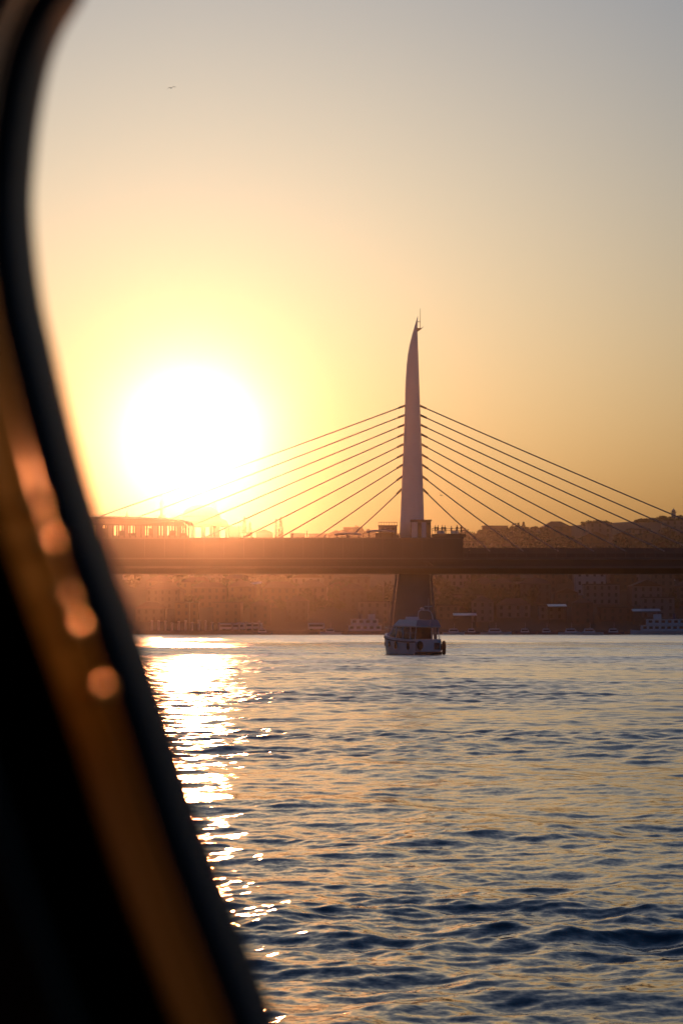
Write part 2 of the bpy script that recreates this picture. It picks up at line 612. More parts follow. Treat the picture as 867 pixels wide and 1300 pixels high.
for sy, tab, ends, ylow in ((1, Rx, RE, 700), (-1, Lx, LE, 688)):
    for ys_, (ex, ey) in zip(CS, ends):
        sx_ = edge_x(tab, ys_) - sy * 1.0
        k = (ylow - ys_) / (ey - ys_)
        a = bl(sx_, ys_)
        e = bl(sx_ + (ex - sx_) * k, ylow)
        # slight sag
        pts = []
        for i in range(7):
            t = i / 6
            p = a.lerp(e, t)
            p.z -= 4 * 0.22 * t * (1 - t)
            pts.append(p)
        cb = MB().path(pts, 0.135, 6).build('cable', 'cable', bridge)
        MB().tube(a, a.lerp(e, 1.6 / (e - a).length), 0.24, 0.2, 8).build('socket', 'steel_grey', cb)

# ---- things on the bridge
def on(px, py, Y=YB):
    return at(px, py, Y)


# kiosk at the foot of the pylon
yk = YB - 4.4
k0, k1, kz0, kz1 = on(520.5, 0, yk).x, on(545.5, 0, yk).x, ZP - 0.8, on(0, 660.5, yk).z
kiosk = thing('lift_kiosk', ((k0 + k1) / 2, yk, kz0), 'boxy lift kiosk with pale panels at the foot of the bridge pylon', 'kiosk')
hw_ = (k1 - k0) / 2
hk = kz1 - kz0
MB().box(-hw_, hw_, -1.6, 1.6, 0, hk - 0.2).build('wall', 'wall_grey', kiosk)
MB().box(-hw_ - .1, hw_ + .15, -1.75, 1.75, hk - 0.2, hk + 0.05).build('roof', 'steel_dark', kiosk)
for xa, xb in ((-hw_ + .12, -hw_ + 1.3), (hw_ - 1.9, hw_ - 1.0)):
    MB().box(xa, xb, -1.66, -1.603, 0.3, hk - 0.45).build('pale_panel', 'roof_light', kiosk)
MB().box(-hw_ + 1.45, hw_ - 2.05, -1.65, -1.603, 0.2, hk - 0.6).build('glass_door', 'glass_dark', kiosk)
MB().box(hw_ - .85, hw_ - 0.1, -1.65, -1.603, 0.9, hk - 0.6).build('window', 'glass_dark', kiosk)

# viewing terrace with railing right of the kiosk
yt = YB - 4.0
t0x, t1x = on(546.5, 0, yt).x, on(588.5, 0, yt).x
tz = on(0, 678.5, yt).z
terr = thing('viewing_terrace', ((t0x + t1x) / 2, yt, tz), 'raised terrace with railing where people stand right of the pylon', 'terrace')
tw = (t1x - t0x) / 2
MB().box(-tw, tw, -2.6, 6, -0.55, 0).build('floor_slab', 'steel_dark', terr)
MB().box(-tw + .2, tw - 1.0, -2.4, 5.8, ZP - tz - 0.85, -0.57).build('base_wall', 'steel_dark', terr)
for zz in (1.1, 0.72):
    MB().box(-tw, tw, -2.56, -2.48, zz - 0.035, zz + 0.035).build('rail', 'steel_grey', terr)
    MB().box(tw - .08, tw, -2.46, 6, zz - 0.035, zz + 0.035).build('rail', 'steel_grey', terr)
rp = MB().box(-.04, .04, -2.6, -2.5, 0.0, 1.16).mesh('rail_post', 'steel_grey')
for i in range(8):
    link('rail_post', rp, terr, (-tw + .05 + i * (2 * tw - .1) / 7, 0, 0))
gp = MB().box(-.8, .8, -2.54, -2.52, 0.06, 0.62).mesh('rail_panel', 'roof_light')
for fx in (-0.48, 0.34):
    link('rail_panel', gp, terr, (tw * fx, 0, 0))
yl = YB - 6.4
lp = on(579, 685.4, yl)
lamp = thing('bulkhead_lamp', lp, 'small glowing yellow lamp under the terrace edge right of the pylon', 'lamp')
MB().box(-.42, .42, -.1, .1, -.14, .14).build('lens', 'lamp', lamp, bevel=.04)
MB().box(-.5, .5, .1, .18, -.2, .2).build('housing', 'steel_dark', lamp)

# platform shelters left of the pylon
def shelter(xa, xb, ytop, label, back=False, Y=YB - 3):
    a, c = on(xa, ytop, Y), on(xb, ytop, Y)
    zg = ZP - 0.8
    s = thing('platform_shelter', ((a.x + c.x) / 2, Y, zg), label, 'shelter', 'platform shelters on the bridge')
    w, h = (c.x - a.x) / 2, a.z - zg
    # gently curved roof
    top = [(-w, h - .25), (-w * .6, h - .05), (0, h), (w * .6, h - .05), (w, h - .25)]
    low = [(x_, z_ - .28) for x_, z_ in reversed(top)]
    MB().prism(top + low, -2.0, 2.0).build('roof', 'roof_light', s)
    pm = MB().box(-.13, .13, -.13, .13, 0, h - .3).mesh('post', 'steel_dark')
    for fx in (-.82, 0, .82):
        for yv in (-1.4, 1.4):
            link('post', pm, s, (w * fx, yv, 0))
    if back:
        MB().box(-w * .35, w * .98, 1.55, 1.65, .3, h - .5).build('back_panel', 'steel_grey', s)
    MB().box(-w * .8, w * .8, -.25, .25, 0.42, 0.5).build('bench', 'wood', s)
    return s


shelter(425, 458.5, 676.5, 'low platform shelter with pale roof, farther left of the pylon')
shelter(465, 501, 673, 'wider platform shelter with pale roof next to the pylon', True)
# plant room with roof rail behind the wide shelter
yr = YB + 3.2
r0, r1 = on(480, 0, yr).x, on(503, 0, yr).x
rz1, rz0 = on(0, 668, yr).z, ZP - 0.8
plant = thing('plant_room', ((r0 + r1) / 2, yr, rz0), 'boxy plant room with roof railing between shelter and pylon', 'plant room')
w, h = (r1 - r0) / 2, rz1 - rz0
MB().box(-w, w, -1.5, 1.5, 0, h).build('wall', 'steel_grey', plant)
MB().box(-w - .1, w + .1, -1.6, 1.6, h, h + .15).build('roof', 'steel_dark', plant)
for i in range(8):
    MB().box(-w + i * 2 * w / 7 - .04, -w + i * 2 * w / 7 + .04, -1.5, -1.42, h + .15, h + .75).build('rail_post', 'steel_dark', plant)
MB().box(-w - .05, w + .05, -1.5, -1.42, h + .7, h + .8).build('rail', 'steel_dark', plant)
for i in range(3):
    MB().box(-w + .5 + i * 1.1, -w + 1.15 + i * 1.1, -1.53, -1.503, h - 1.1, h - .4).build('vent', 'glass_dark', plant)

# long station canopy on the left
yc_ = YB - 2.5
zg = ZP - 0.8
can = thing('station_canopy', (on(190, 0, yc_).x, yc_, zg), 'long glazed station canopy on the bridge at the far left', 'canopy')
cxx = can.location.x
cl = lambda px, py: (on(px, py, yc_).x - cxx, on(px, py, yc_).z - zg)
top = [cl(-120, 652), cl(40, 654), cl(124, 656.2), cl(180, 657.8), cl(222, 659.6), cl(236, 661.5), cl(244, 664)]
low = [(x_, z_ - (1.5 if i > 2 else .5)) for i, (x_, z_) in enumerate(reversed(top))]
MB().prism(top + low, -4.0, 4.5).build('roof', 'steel_grey', can)
MB().prism([(x_ , z_ + .02) for x_, z_ in top] + [(x_, z_ - .25) for x_, z_ in reversed(top)], -4.3, -4.02).build('roof_edge', 'roof_light', can)
pm2 = MB().box(-.16, .16, -3.9, -3.6, 0, 1).mesh('post', 'steel_dark')
pm3 = MB().box(-.16, .16, 3.9, 4.2, 0, 1).mesh('post', 'steel_dark')
def roof_z(px):
    xx_ = cl(px, 0)[0]
    for (xa, za), (xb, zb_) in zip(top, top[1:]):
        if xa <= xx_ <= xb:
            return za + (zb_ - za) * (xx_ - xa) / (xb - xa)
    return top[-1][1]
for i, px in enumerate(range(128, 243, 7)):
    for me_ in (pm2, pm3):
        o = link('post', me_, can, (cl(px, 0)[0], 0, 0))
        o.scale = (1, 1, max(.5, roof_z(px) - 0.5))
x_l, x_r = cl(-120, 0)[0], cl(242, 0)[0]
MB().box(x_l, x_r, -3.85, -3.75, 0.4, 1.3).build('lower_panel', 'steel_grey', can)
MB().prism([(cl(100, 0)[0], cl(0, 667.5)[1]), (cl(236, 0)[0], cl(0, 669)[1]), (cl(236, 0)[0], cl(0, 664)[1]), (cl(100, 0)[0], cl(0, 660)[1])],
           -3.8, -3.7).build('upper_panel', 'steel_dark', can)
for i, px in enumerate((136, 158, 171, 196, 222, 236)):
    MB().box(cl(px, 0)[0] - .7, cl(px, 0)[0] + .7, -1.4, -1.2, 0, cl(0, 671 + (i % 3) * 3)[1]).build('partition', 'steel_dark', can)
for px0, px1 in ((128, 133), (141, 149), (163, 168), (177, 189), (199, 204), (211, 216), (228, 233)):
    MB().box(cl(px0, 0)[0], cl(px1, 0)[0], -3.72, -3.62, 1.32, cl(0, 665)[1] if px1 < 280 else cl(0, 676)[1]).build('bay_panel', 'steel_grey', can)
# people
def person_mesh(pose, cloth, legs):
    me = bpy.data.meshes.new('person_skeleton')
    arm = {'stand': ((.24, 0, 1.16), (.25, .05, .90)), 'lean': ((.27, -.14, 1.18), (.20, -.36, 1.10)),
           'phone': ((.27, -.05, 1.17), (.10, -.28, 1.38))}[pose]
    V = [(0, 0, .95, .14), (0, 0, 1.15, .135), (0, 0, 1.38, .15), (0, 0, 1.50, .065), (0, -.01, 1.58, .085), (0, -.01, 1.70, .085)]
    E = [(0, 1), (1, 2), (2, 3), (3, 4), (4, 5)]
    for s in (-1, 1):
        i = len(V)
        V += [(s * .10, 0, .86, .085), (s * .11, -.01, .48, .06), (s * .12, .01, .08, .045), (s * .13, -.12, .04, .035)]
        E += [(0, i), (i, i + 1), (i + 1, i + 2), (i + 2, i + 3)]
        i = len(V)
        a1, a2 = arm
        V += [(s * .19, 0, 1.40, .055), (s * a1[0], a1[1], a1[2], .043), (s * a2[0], a2[1], a2[2], .033)]
        E += [(2, i), (i, i + 1), (i + 1, i + 2)]
    me.from_pydata([v[:3] for v in V], E, [])
    o = bpy.data.objects.new('person_skeleton', me)
    col.objects.link(o)
    sk = o.modifiers.new('skin', 'SKIN')
    for i, v in enumerate(V):
        me.skin_vertices[0].data[i].radius = (v[3], v[3])
    me.skin_vertices[0].data[0].use_root = True
    sb = o.modifiers.new('sub', 'SUBSURF')
    sb.levels = sb.render_levels = 1
    dg = bpy.context.evaluated_depsgraph_get()
    out = bpy.data.meshes.new_from_object(o.evaluated_get(dg))
    out.name = 'person'
    bpy.data.objects.remove(o)
    out.materials.clear()
    for k in (cloth, legs, 'skin'):
        out.materials.append(M[k])
    for p in out.polygons:
        z = p.center.z
        p.material_index = 2 if z > 1.5 else (1 if z < .93 and abs(p.center.x) < .17 else 0)
        p.use_smooth = True
    return out


def person(px, Y, z, pose, cloth, legs, rz, label, group):
    p = at(px, 0, Y)
    o = link('person', person_mesh(pose, cloth, legs), None, (p.x, Y, z))
    o.rotation_euler = (0, 0, rz)
    hair = MB().lathe([(.0, 1.62), (.098, 1.63), (.105, 1.70), (.085, 1.77), (.03, 1.80)], 0, .015, 8).build('hair', 'cloth_black', o, smooth=True)
    tag(o, label, 'person', group)


G = 'people on the viewing terrace'
person(551.3, YB - 5.2, tz, 'lean', 'cloth_black', 'cloth_black', 0.4, 'person in black alone nearest the kiosk on the terrace', G)
person(554.6, YB - 5.6, tz, 'stand', 'cloth_brown', 'cloth_black', -0.6, 'person in brown beside the one nearest the kiosk', G)
person(560.0, YB - 5.3, tz, 'stand', 'cloth_blue', 'cloth_black', 2.8, 'person in dark blue, left of the pair mid-terrace', G)
person(563.4, YB - 4.6, tz, 'phone', 'cloth_black', 'cloth_blue', 3.4, 'person in black, right of the pair mid-terrace', G)
person(571.4, YB - 2.0, tz, 'phone', 'cloth_grey', 'cloth_black', 0.2, 'person in grey standing alone behind the terrace railing', G)
person(578.6, YB - 5.9, tz, 'lean', 'cloth_black', 'cloth_black', 0.1, 'person in black leaning on the rail near the terrace end', G)
person(583.8, YB - 5.0, tz, 'phone', 'cloth_red', 'cloth_black', -0.3, 'person in dark red at the far end of the terrace', G)
G2 = 'people walking on the bridge'
person(594.2, YB - 5.9, ZL + .42, 'stand', 'cloth_black', 'cloth_black', 1.4, 'person walking on the lower deck just right of the terrace', G2)
person(390.3, YB - 3.0, ZP - .2, 'stand', 'cloth_brown', 'cloth_black', 1.5, 'person standing on the platform left of the shelters', G2)

ZQ = ZP - .8
person(372.0, YB - 5.5, ZQ + .3, 'lean', 'cloth_black', 'cloth_black', 0.3, 'person leaning at the parapet between cypress pair and lone figure', G2)
person(412.5, YB - 5.0, ZQ, 'stand', 'cloth_blue', 'cloth_black', 1.2, 'person just left of the low platform shelter', G2)
person(441.0, YB - 5.4, ZQ, 'stand', 'cloth_black', 'cloth_black', 2.5, 'person standing in front of the low platform shelter', G2)
person(461.0, YB - 5.2, ZQ, 'phone', 'cloth_brown', 'cloth_black', 1.5, 'person in the gap between the two shelters', G2)
person(504.5, YB - 5.6, ZQ, 'lean', 'cloth_black', 'cloth_black', 0.0, 'person at the parapet right against the pylon left side', G2)

# ------------------------------------------------------------------ motor yacht
YBOAT = 240.0
bp = at(513, 0, YBOAT)
HEAD = R(24)
yacht = thing('motor_yacht', (8.45, 236.0, 0), 'white flybridge motor yacht heading towards the bridge pylon', 'boat', rz=HEAD)
yacht.scale = (0.79, 0.79, 1.0)
# local space: +y is forward (bow), stern at y=0
def hull_ring(y, hb, zk, zs, flare):
    pts = []
    for t, f in ((-1, 1.0), (-1, .93), (-1, .80), (-.5, .45), (0, 0)):
        pass
    return [(-hb, y, zs), (-hb * .98, y, zs * .55 + zk * .1), (-hb * flare, y, 0.12), (-hb * flare * .6, y, zk * .7), (0, y, zk),
            (hb * flare * .6, y, zk * .7), (hb * flare, y, 0.12), (hb * .98, y, zs * .55 + zk * .1), (hb, y, zs)]


hr = [hull_ring(y, hb, zk, zs, fl) for y, hb, zk, zs, fl in
      ((0, 1.78, -.5, 1.55, .93), (3, 1.88, -.6, 1.55, .93), (6, 1.88, -.65, 1.65, .88), (8.5, 1.65, -.6, 1.80, .76),
       (10.3, 1.15, -.45, 1.95, .60), (11.5, .55, -.2, 2.08, .42), (12.2, .06, .6, 2.15, .5))]
hull = MB()
hull.loft(hr, cap=False, closed=False)
n = 9
hull.f.append(tuple(range(n)))                              # transom
for i in range(len(hr) - 1):                                # deck
    hull.f.append((i * n, i * n + 8, (i + 1) * n + 8, (i + 1) * n))
hull.build('hull', 'boat_white', yacht)
MB().box(-1.84, 1.84, -.09, -.003, 0.02, .28).build('boot_stripe', 'boat_blue', yacht)
MB().box(-1.6, 1.6, -1.05, -.1, .22, .34).build('swim_platform', 'wood', yacht)
MB().box(-1.79, -1.0, -.06, -.004, 0.34, 1.30).build('transom_door', 'boat_canvas', yacht)
MB().box(0.8, 1.55, -.05, -.004, .55, 1.2).build('transom_hatch', 'wall_grey', yacht)
# rubbing strake
for s in (-1, 1):
    MB().path([(s * 1.82, 0, 1.28), (s * 1.92, 3, 1.3), (s * 1.92, 6, 1.4), (s * 1.70, 8.5, 1.55), (s * 1.2, 10.3, 1.7), (s * .6, 11.5, 1.85)], .06, 6).build('rubbing_strake', 'rubber', yacht)
# portholes on the port side
ph = MB().lathe([(0, 0), (.24, 0), (.24, .05), (.19, .06), (0, .06)], n=14)
for y_, sc_ in ((7.3, .75), (9.5, .55)):
    o = ph.build('porthole', 'glass_dark', yacht)
    hb_ = 1.88 if y_ < 8 else 1.45
    o.location = (-hb_ - .0, y_, 1.05)
    o.rotation_euler = (0, -math.pi / 2, R(0 if y_ < 8 else -14))
    o.scale = (sc_ * 1.6, sc_ * 1.6, 1)
# fenders
fen = MB().lathe([(.02, .85), (.05, .78), (.16, .66), (.17, .2), (.05, .05), (.01, .0)], n=10).mesh('fender', 'rubber', True)
for x_, y_, z_ in ((-2.02, 1.6, .45), (2.02, .6, .35), (2.02, 2.2, .45), (-2.0, 5.2, .55)):
    link('fender', fen, yacht, (x_, y_, z_))
MB().lathe([(.16, -.10), (.36, -.12), (.44, 0), (.36, .12), (.16, .10)], n=18).build('tyre_fender', 'rubber', yacht).location = (-1.2, -.18, .95)
yacht.children[-1].rotation_euler = (math.pi / 2, 0, 0)
# saloon: dark glazing between pillars, cockpit opening aft
MB().loft([[(-1.45, 2.2, 1.5), (1.45, 2.2, 1.5), (1.35, 8.6, 1.7), (-1.35, 8.6, 1.7)],
           [(-1.40, 2.2, 2.72), (1.40, 2.2, 2.72), (1.10, 7.3, 2.78), (-1.10, 7.3, 2.78)]]).build('saloon', 'glass_dark', yacht)
for s in (-1, 1):
    for y_ in (2.05, 4.2, 6.2):
        MB().tube((s * 1.49, y_, 1.5), (s * 1.43, y_, 2.75), .07, .07, 6).build('pillar', 'boat_white', yacht)
MB().tube((-1.65, .35, 1.5), (-1.5, .25, 2.75), .06, .05, 6).build('pillar', 'boat_white', yacht)
MB().tube((1.65, .35, 1.5), (1.5, .25, 2.75), .06, .05, 6).build('pillar', 'boat_white', yacht)
MB().loft([[(-1.3, 8.55, 1.72), (1.3, 8.55, 1.72), (.8, 10.4, 1.95), (-.8, 10.4, 1.95)],
           [(-1.1, 7.2, 2.76), (1.1, 7.2, 2.76), (.7, 8.2, 2.5), (-.7, 8.2, 2.5)]]).build('windscreen', 'boat_canvas', yacht)
# flybridge deck, its canvas sides
MB().loft([[(-1.62, -.1, 2.70), (1.62, -.1, 2.70), (1.30, 7.4, 2.78), (-1.30, 7.4, 2.78)],
           [(-1.72, -.15, 2.84), (1.72, -.15, 2.84), (1.36, 7.6, 2.92), (-1.36, 7.6, 2.92)]]).build('flybridge_deck', 'boat_white', yacht)
MB().loft([[(-1.66, -.1, 2.845), (.32, -.1, 2.845), (.32, 0, 2.845), (-1.66, 0, 2.845)],
           [(-1.42, .1, 3.42), (.30, .1, 3.42), (.30, .2, 3.42), (-1.42, .2, 3.42)]]).build('canvas_panel', 'boat_canvas', yacht)
MB().loft([[(.40, -.1, 2.845), (1.68, -.1, 2.845), (1.68, 0, 2.845), (.40, 0, 2.845)],
           [(.40, .1, 3.46), (1.28, .1, 3.46), (1.28, .2, 3.46), (.40, .2, 3.46)]]).build('canvas_panel', 'boat_canvas', yacht)
for s in (-1, 1):
    MB().loft([[(s * 1.66, .02, 2.85), (s * 1.58, .02, 2.85), (s * 1.25, 7.2, 2.93), (s * 1.33, 7.2, 2.93)],
               [(s * 1.44, .12, 3.40), (s * 1.36, .12, 3.40), (s * 1.05, 6.0, 3.5), (s * 1.13, 6.0, 3.5)]]).build('coaming', 'boat_white', yacht)
MB().loft([[(-.9, 4.2, 2.93), (.9, 4.2, 2.93), (.8, 5.4, 2.93), (-.8, 5.4, 2.93)],
           [(-.85, 4.4, 3.75), (.85, 4.4, 3.75), (.7, 5.0, 3.75), (-.7, 5.0, 3.75)]]).build('helm_console', 'boat_white', yacht)
# radar arch, mast, aerials
MB().path([(-.98, .7, 3.3), (-.95, .9, 3.95), (-.78, 1.05, 4.28), (-.45, 1.1, 4.38), (.55, 1.1, 4.38), (.85, 1.05, 4.25), (.98, .9, 3.9), (1.02, .7, 3.3)], .055, 8).build('radar_arch', 'boat_white', yacht)
MB().tube((.55, 1.1, 4.3), (.55, 1.0, 5.55), .035, .02, 6).build('mast', 'boat_white', yacht)
MB().box(.05, 1.05, 1.0, 1.2, 4.72, 4.80).build('crosstree', 'boat_white', yacht)
MB().lathe([(.0, 4.42), (.24, 4.43), (.27, 4.52), (.2, 4.62), (0, 4.65)], -.3, 1.1, 12).build('radar_dome', 'boat_white', yacht, smooth=True)
MB().tube((1.3, .8, 3.4), (1.38, .6, 4.75), .018, .01, 5).build('aerial', 'chrome', yacht)
MB().tube((-.38, 1.05, 4.35), (-.38, .9, 4.8), .03, .02, 5).build('aerial', 'chrome', yacht)
# bow and stern rails
pul = [(-1.75, 5.0), (-1.78, 6.5), (-1.58, 8.5), (-1.10, 10.3), (-.5, 11.5), (0, 12.1), (.5, 11.5), (1.10, 10.3), (1.58, 8.5), (1.78, 6.5), (1.75, 5.0)]
MB().path([(x_, y_, 2.35 + .035 * y_) for x_, y_ in pul], .022, 6).build('bow_rail', 'chrome', yacht)
for x_, y_ in pul:
    MB().tube((x_, y_, 1.55 + max(0, y_ - 6) * .1), (x_, y_, 2.35 + .035 * y_), .018, .018, 5).build('stanchion', 'chrome', yacht)
for s in (-1, 1):
    MB().path([(s * 1.7, 0, 2.15), (s * 1.78, 3, 2.15), (s * 1.75, 5, 2.5)], .022, 6).build('side_rail', 'chrome', yacht)
    MB().tube((s * 1.7, 0.02, 1.5), (s * 1.7, 0.02, 2.15), .02, .02, 5).build('stanchion', 'chrome', yacht)
# outboard leg of the tender, right of the stern
MB().lathe([(.02, 0), (.22, .1), (.26, .6), (.26, 1.1), (.18, 1.35), (.02, 1.4)], 1.98, -.35, 10).build('stowed_liferaft', 'rubber', yacht, smooth=True)

# ------------------------------------------------------------------ far shore: houses
win = MB().box(-.55, .55, -.06, .06, 0, 1.6).mesh('window', 'pane')
WALLS = [('wall_cream', 'cream'), ('wall_pale', 'pale'), ('wall_ochre', 'ochre'), ('wall_pink', 'pinkish'), ('wall_grey', 'grey')]


def house(X, Y, w, d, h, wall, roof, label, group, nwin=3, floors=2, rz=0.0, name='house', zbase=None):
    z = (hill_z(X, Y - d / 2) - 0.3) if zbase is None else zbase
    t = thing(name, (X, Y, z), label, 'house' if name == 'house' else 'building', group, rz)
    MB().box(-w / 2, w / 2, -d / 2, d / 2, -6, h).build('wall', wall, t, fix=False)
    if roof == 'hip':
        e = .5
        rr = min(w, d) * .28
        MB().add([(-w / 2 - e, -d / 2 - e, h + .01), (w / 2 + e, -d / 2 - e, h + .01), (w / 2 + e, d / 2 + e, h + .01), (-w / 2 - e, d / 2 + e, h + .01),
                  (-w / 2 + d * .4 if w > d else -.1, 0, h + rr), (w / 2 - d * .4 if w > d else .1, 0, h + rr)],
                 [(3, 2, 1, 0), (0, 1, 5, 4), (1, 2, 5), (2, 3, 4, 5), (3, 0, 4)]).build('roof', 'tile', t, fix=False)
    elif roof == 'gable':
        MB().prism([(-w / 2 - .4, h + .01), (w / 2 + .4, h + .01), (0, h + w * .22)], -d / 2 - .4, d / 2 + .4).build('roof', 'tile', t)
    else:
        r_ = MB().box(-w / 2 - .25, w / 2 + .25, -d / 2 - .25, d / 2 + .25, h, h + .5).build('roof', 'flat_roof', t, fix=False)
    fh = h / floors
    for f in range(floors):
        for i in range(nwin):
            xx = -w / 2 + w * (i + .5) / nwin
            link('window', win, t, (xx, -d / 2 - .03, f * fh + fh * .28))
    return t


hr_ = random.Random(21)
ROWS = [('quayside row', 1044, 190, 880, 46, False), ('row just above the quayside', 1076, 200, 880, 48, False),
        ('third row below the deck', 1104, 200, 880, 45, False), ('row showing just under the deck', 1128, 210, 880, 50, False),
        ('row just above the right deck', 1185, 600, 880, 40, True), ('middle row of the right hill', 1216, 596, 880, 42, True),
        ('upper row of the right hill', 1248, 640, 880, 46, True)]
KIND = {'hip': 'hip-roofed', 'gable': 'gabled', 'flat': 'flat-roofed'}
for rname, Yr, xa, xb, step, upper in ROWS:
    px = xa + hr_.uniform(0, 15)
    lst = []
    while px < xb:
        w = hr_.uniform(.55, .95) * step / F_PX * Yr
        skip = hr_.random() < .10 or (rname == 'third row below the deck' and 715 < px < 775)
        if not (not upper and 478 < px < 565) and not skip:
            lst.append((px, w))
        px += step * hr_.uniform(.8, 1.2)
    for i, (px, w) in enumerate(lst):
        wl, wn_ = WALLS[hr_.randrange(5)]
        rf = ('hip', 'flat', 'flat', 'gable', 'hip')[hr_.randrange(5)]
        fl = hr_.choice((2, 3, 3)) if not upper else hr_.choice((2, 2, 3))
        Yh = Yr + hr_.uniform(-8, 8)
        lab = f'{wn_} {KIND[rf]} house, {ORD[i]} from the left in the {rname}'
        house((px - CX) / F_PX * Yh, Yh, w, hr_.uniform(8, 12), fl * (2.6 if upper else 3.0), wl, rf, lab, 'houses: ' + rname, max(2, int(w / 3)), fl, hr_.uniform(-.12, .12))
# the tall pale building with rows of windows at the right
pb_ = at(745, 0, 1100)
tb = house(pb_.x, 1100, 13.5, 10, 19, 'wall_white', 'flat', 'tall pale block with columns of dark windows under the right deck', None, 4, 5, 0, 'apartment_block')
# skyline blocks and houses
sk = [(628, 669.5, 13.5, 'flat', 'wide flat-roofed block standing on the right skyline'),
      (448, 671, 10, 'flat', 'low house on the skyline between the two shelters'),
      (404, 679, 10, 'flat', 'flat house on the skyline left of the shelters'),
      (427, 676.5, 9, 'hip', 'hip-roofed house on the skyline just left of the low shelter'),
      (378, 678.5, 8, 'flat', 'small flat house on the skyline right of the paired cypresses'),
      (336, 671.5, 9, 'gable', 'gabled house on the skyline left of the paired cypresses'),
      (296, 670, 7, 'flat', 'flat house on the skyline right of the domed mosque'),
      ]
for px, py, w, rf, lab in sk:
    p = at(px, py, YC)
    zb_ = hill_z(p.x, YC) - .5
    house(p.x, YC, w, 9, max(3.2, p.z - zb_ - (2.2 if rf != 'flat' else 0)), WALLS[hr_.randrange(5)][0], rf, lab, 'houses on the skyline', 3, 1, 0, zbase=zb_)

# ------------------------------------------------------------------ mosque and minarets
YM = 1150.0
pm_ = at(257, 0, YM)
zm = hill_z(pm_.x, YM) - 1
mosque = thing('mosque', (pm_.x, YM, zm), 'broad domed mosque silhouetted in the glare at the left', 'mosque')
mz = lambda py: at(0, py, YM).z - zm
mw = lambda d_: d_ / F_PX * YM
R0 = mw(25)
z0, z1 = mz(657), mz(641)
MB().lathe([(R0 * math.cos(t), z0 + (z1 - z0) * math.sin(t)) for t in [math.pi / 2 * k / 8 for k in range(8)]] + [(.05, z1)], 0, 0, 28).build('dome', 'lead', mosque, smooth=True)
MB().lathe([(R0 + .3, mz(662)), (R0 + .3, z0 - .02)], 0, 0, 28).build('drum', 'stone', mosque)
MB().lathe([(mw(31), mz(666.5)), (mw(29), mz(662.2))], 0, 0, 28).build('drum', 'stone', mosque)
# half domes and shoulders
for dx, r_, zt in ((-mw(24), mw(12), 656), (mw(24), mw(12), 658)):
    MB().lathe([(r_ * math.cos(t), mz(668) + (mz(zt) - mz(668)) * math.sin(t)) for t in [math.pi / 2 * k / 6 for k in range(6)]] + [(.05, mz(zt))], dx, -2, 18).build('half_dome', 'lead', mosque, smooth=True)
MB().box(-mw(36), mw(36), -7, 7, mz(668.5), mz(666.6)).build('cornice', 'stone', mosque)
MB().box(-mw(37), mw(37), -7.2, 7.2, -8, mz(690)).build('lower_hall', 'stone', mosque)
for px in (-34, -22, -10.5, 3, 13.5, 22, 33):
    MB().box(mw(px - 1.7), mw(px + 1.7), -6.5, 6.5, mz(690) + .01, mz(668.55)).build('arcade_pier', 'stone', mosque)
MB().lathe([(.12, z1 - .1), (.1, z1 + 1.5), (.25, z1 + 1.7), (.02, z1 + 2.3)], 0, 0, 6).build('finial', 'lead', mosque)


def minaret(parent, x, y, z, h, r, balc):
    MB().lathe([(r * 1.25, -9), (r * 1.25, h * .12), (r, h * .16), (r * .92, h * .70)], x, y, 12).build('shaft', 'stone', parent)
    bal = [(h * .70, h * .725)] if balc == 1 else [(h * .70, h * .725), (h * .48, h * .50)]
    for a_, c_ in bal:
        MB().lathe([(r * .95, a_ - h * .03), (r * 1.55, a_), (r * 1.55, c_), (r * 1.0, c_ + .01)], x, y, 12).build('balcony', 'stone', parent)
    MB().lathe([(r * .78, h * .725), (r * .75, h * .83)], x, y, 12).build('upper_shaft', 'stone', parent)
    MB().lathe([(r * .95, h * .83), (r * .5, h * .90), (r * .12, h * .98), (.03, h * 1.04)], x, y, 12).build('spire', 'lead', parent)


def lone_minaret(px, ytop, r, label, Y=1296.0, balc=1):
    p = at(px, ytop, Y)
    zb = hill_z(p.x, Y)
    t = thing('minaret', (p.x, Y, zb), label, 'minaret', 'minarets on the far skyline')
    minaret(t, 0, 0, zb, (p.z - zb) / 1.04, r, balc)


lone_minaret(206, 617.5, 1.35, 'tall slim minaret left of the domed mosque, in the glare', Y=1146.0, balc=2)
lone_minaret(161, 642, 1.5, 'short tapering minaret at the far left above the station canopy', Y=1156.0)
lone_minaret(855, 645, 1.25, 'thin minaret on the hilltop at the right edge')
p = at(273.6, 632, YM)
minaret(mosque, p.x - pm_.x, 3, 0, (p.z - zm) / 1.04, 1.1, 1)

# ------------------------------------------------------------------ trees
def leaf_cloud(mb_, c, rx, ry, rz, n, size, rr, cone=False):
    for _ in range(n):
        while True:
            a = Vector((rr.uniform(-1, 1), rr.uniform(-1, 1), rr.uniform(-1, 1)))
            if a.length <= 1:
                break
        if cone:
            t = rr.random() ** 1.3
            k = (1 - t) ** .75 * (0.6 + .4 * rr.random()) * min(1, .35 + t * 5)
            an = rr.uniform(0, 6.283)
            q = Vector((c[0] + rx * k * math.cos(an), c[1] + ry * k * math.sin(an), c[2] - rz + 2 * rz * t))
        else:
            q = Vector((c[0] + a.x * rx, c[1] + a.y * ry, c[2] + a.z * rz))
        u = Vector((rr.gauss(0, 1), rr.gauss(0, 1), rr.gauss(0, 1))).normalized() * size * rr.uniform(.6, 1.3)
        w_ = u.orthogonal().normalized() * size * rr.uniform(.5, 1.0)
        mb_.add([q - u, q + w_, q + u, q - w_], [(0, 1, 2, 3)])


tr = random.Random(5)


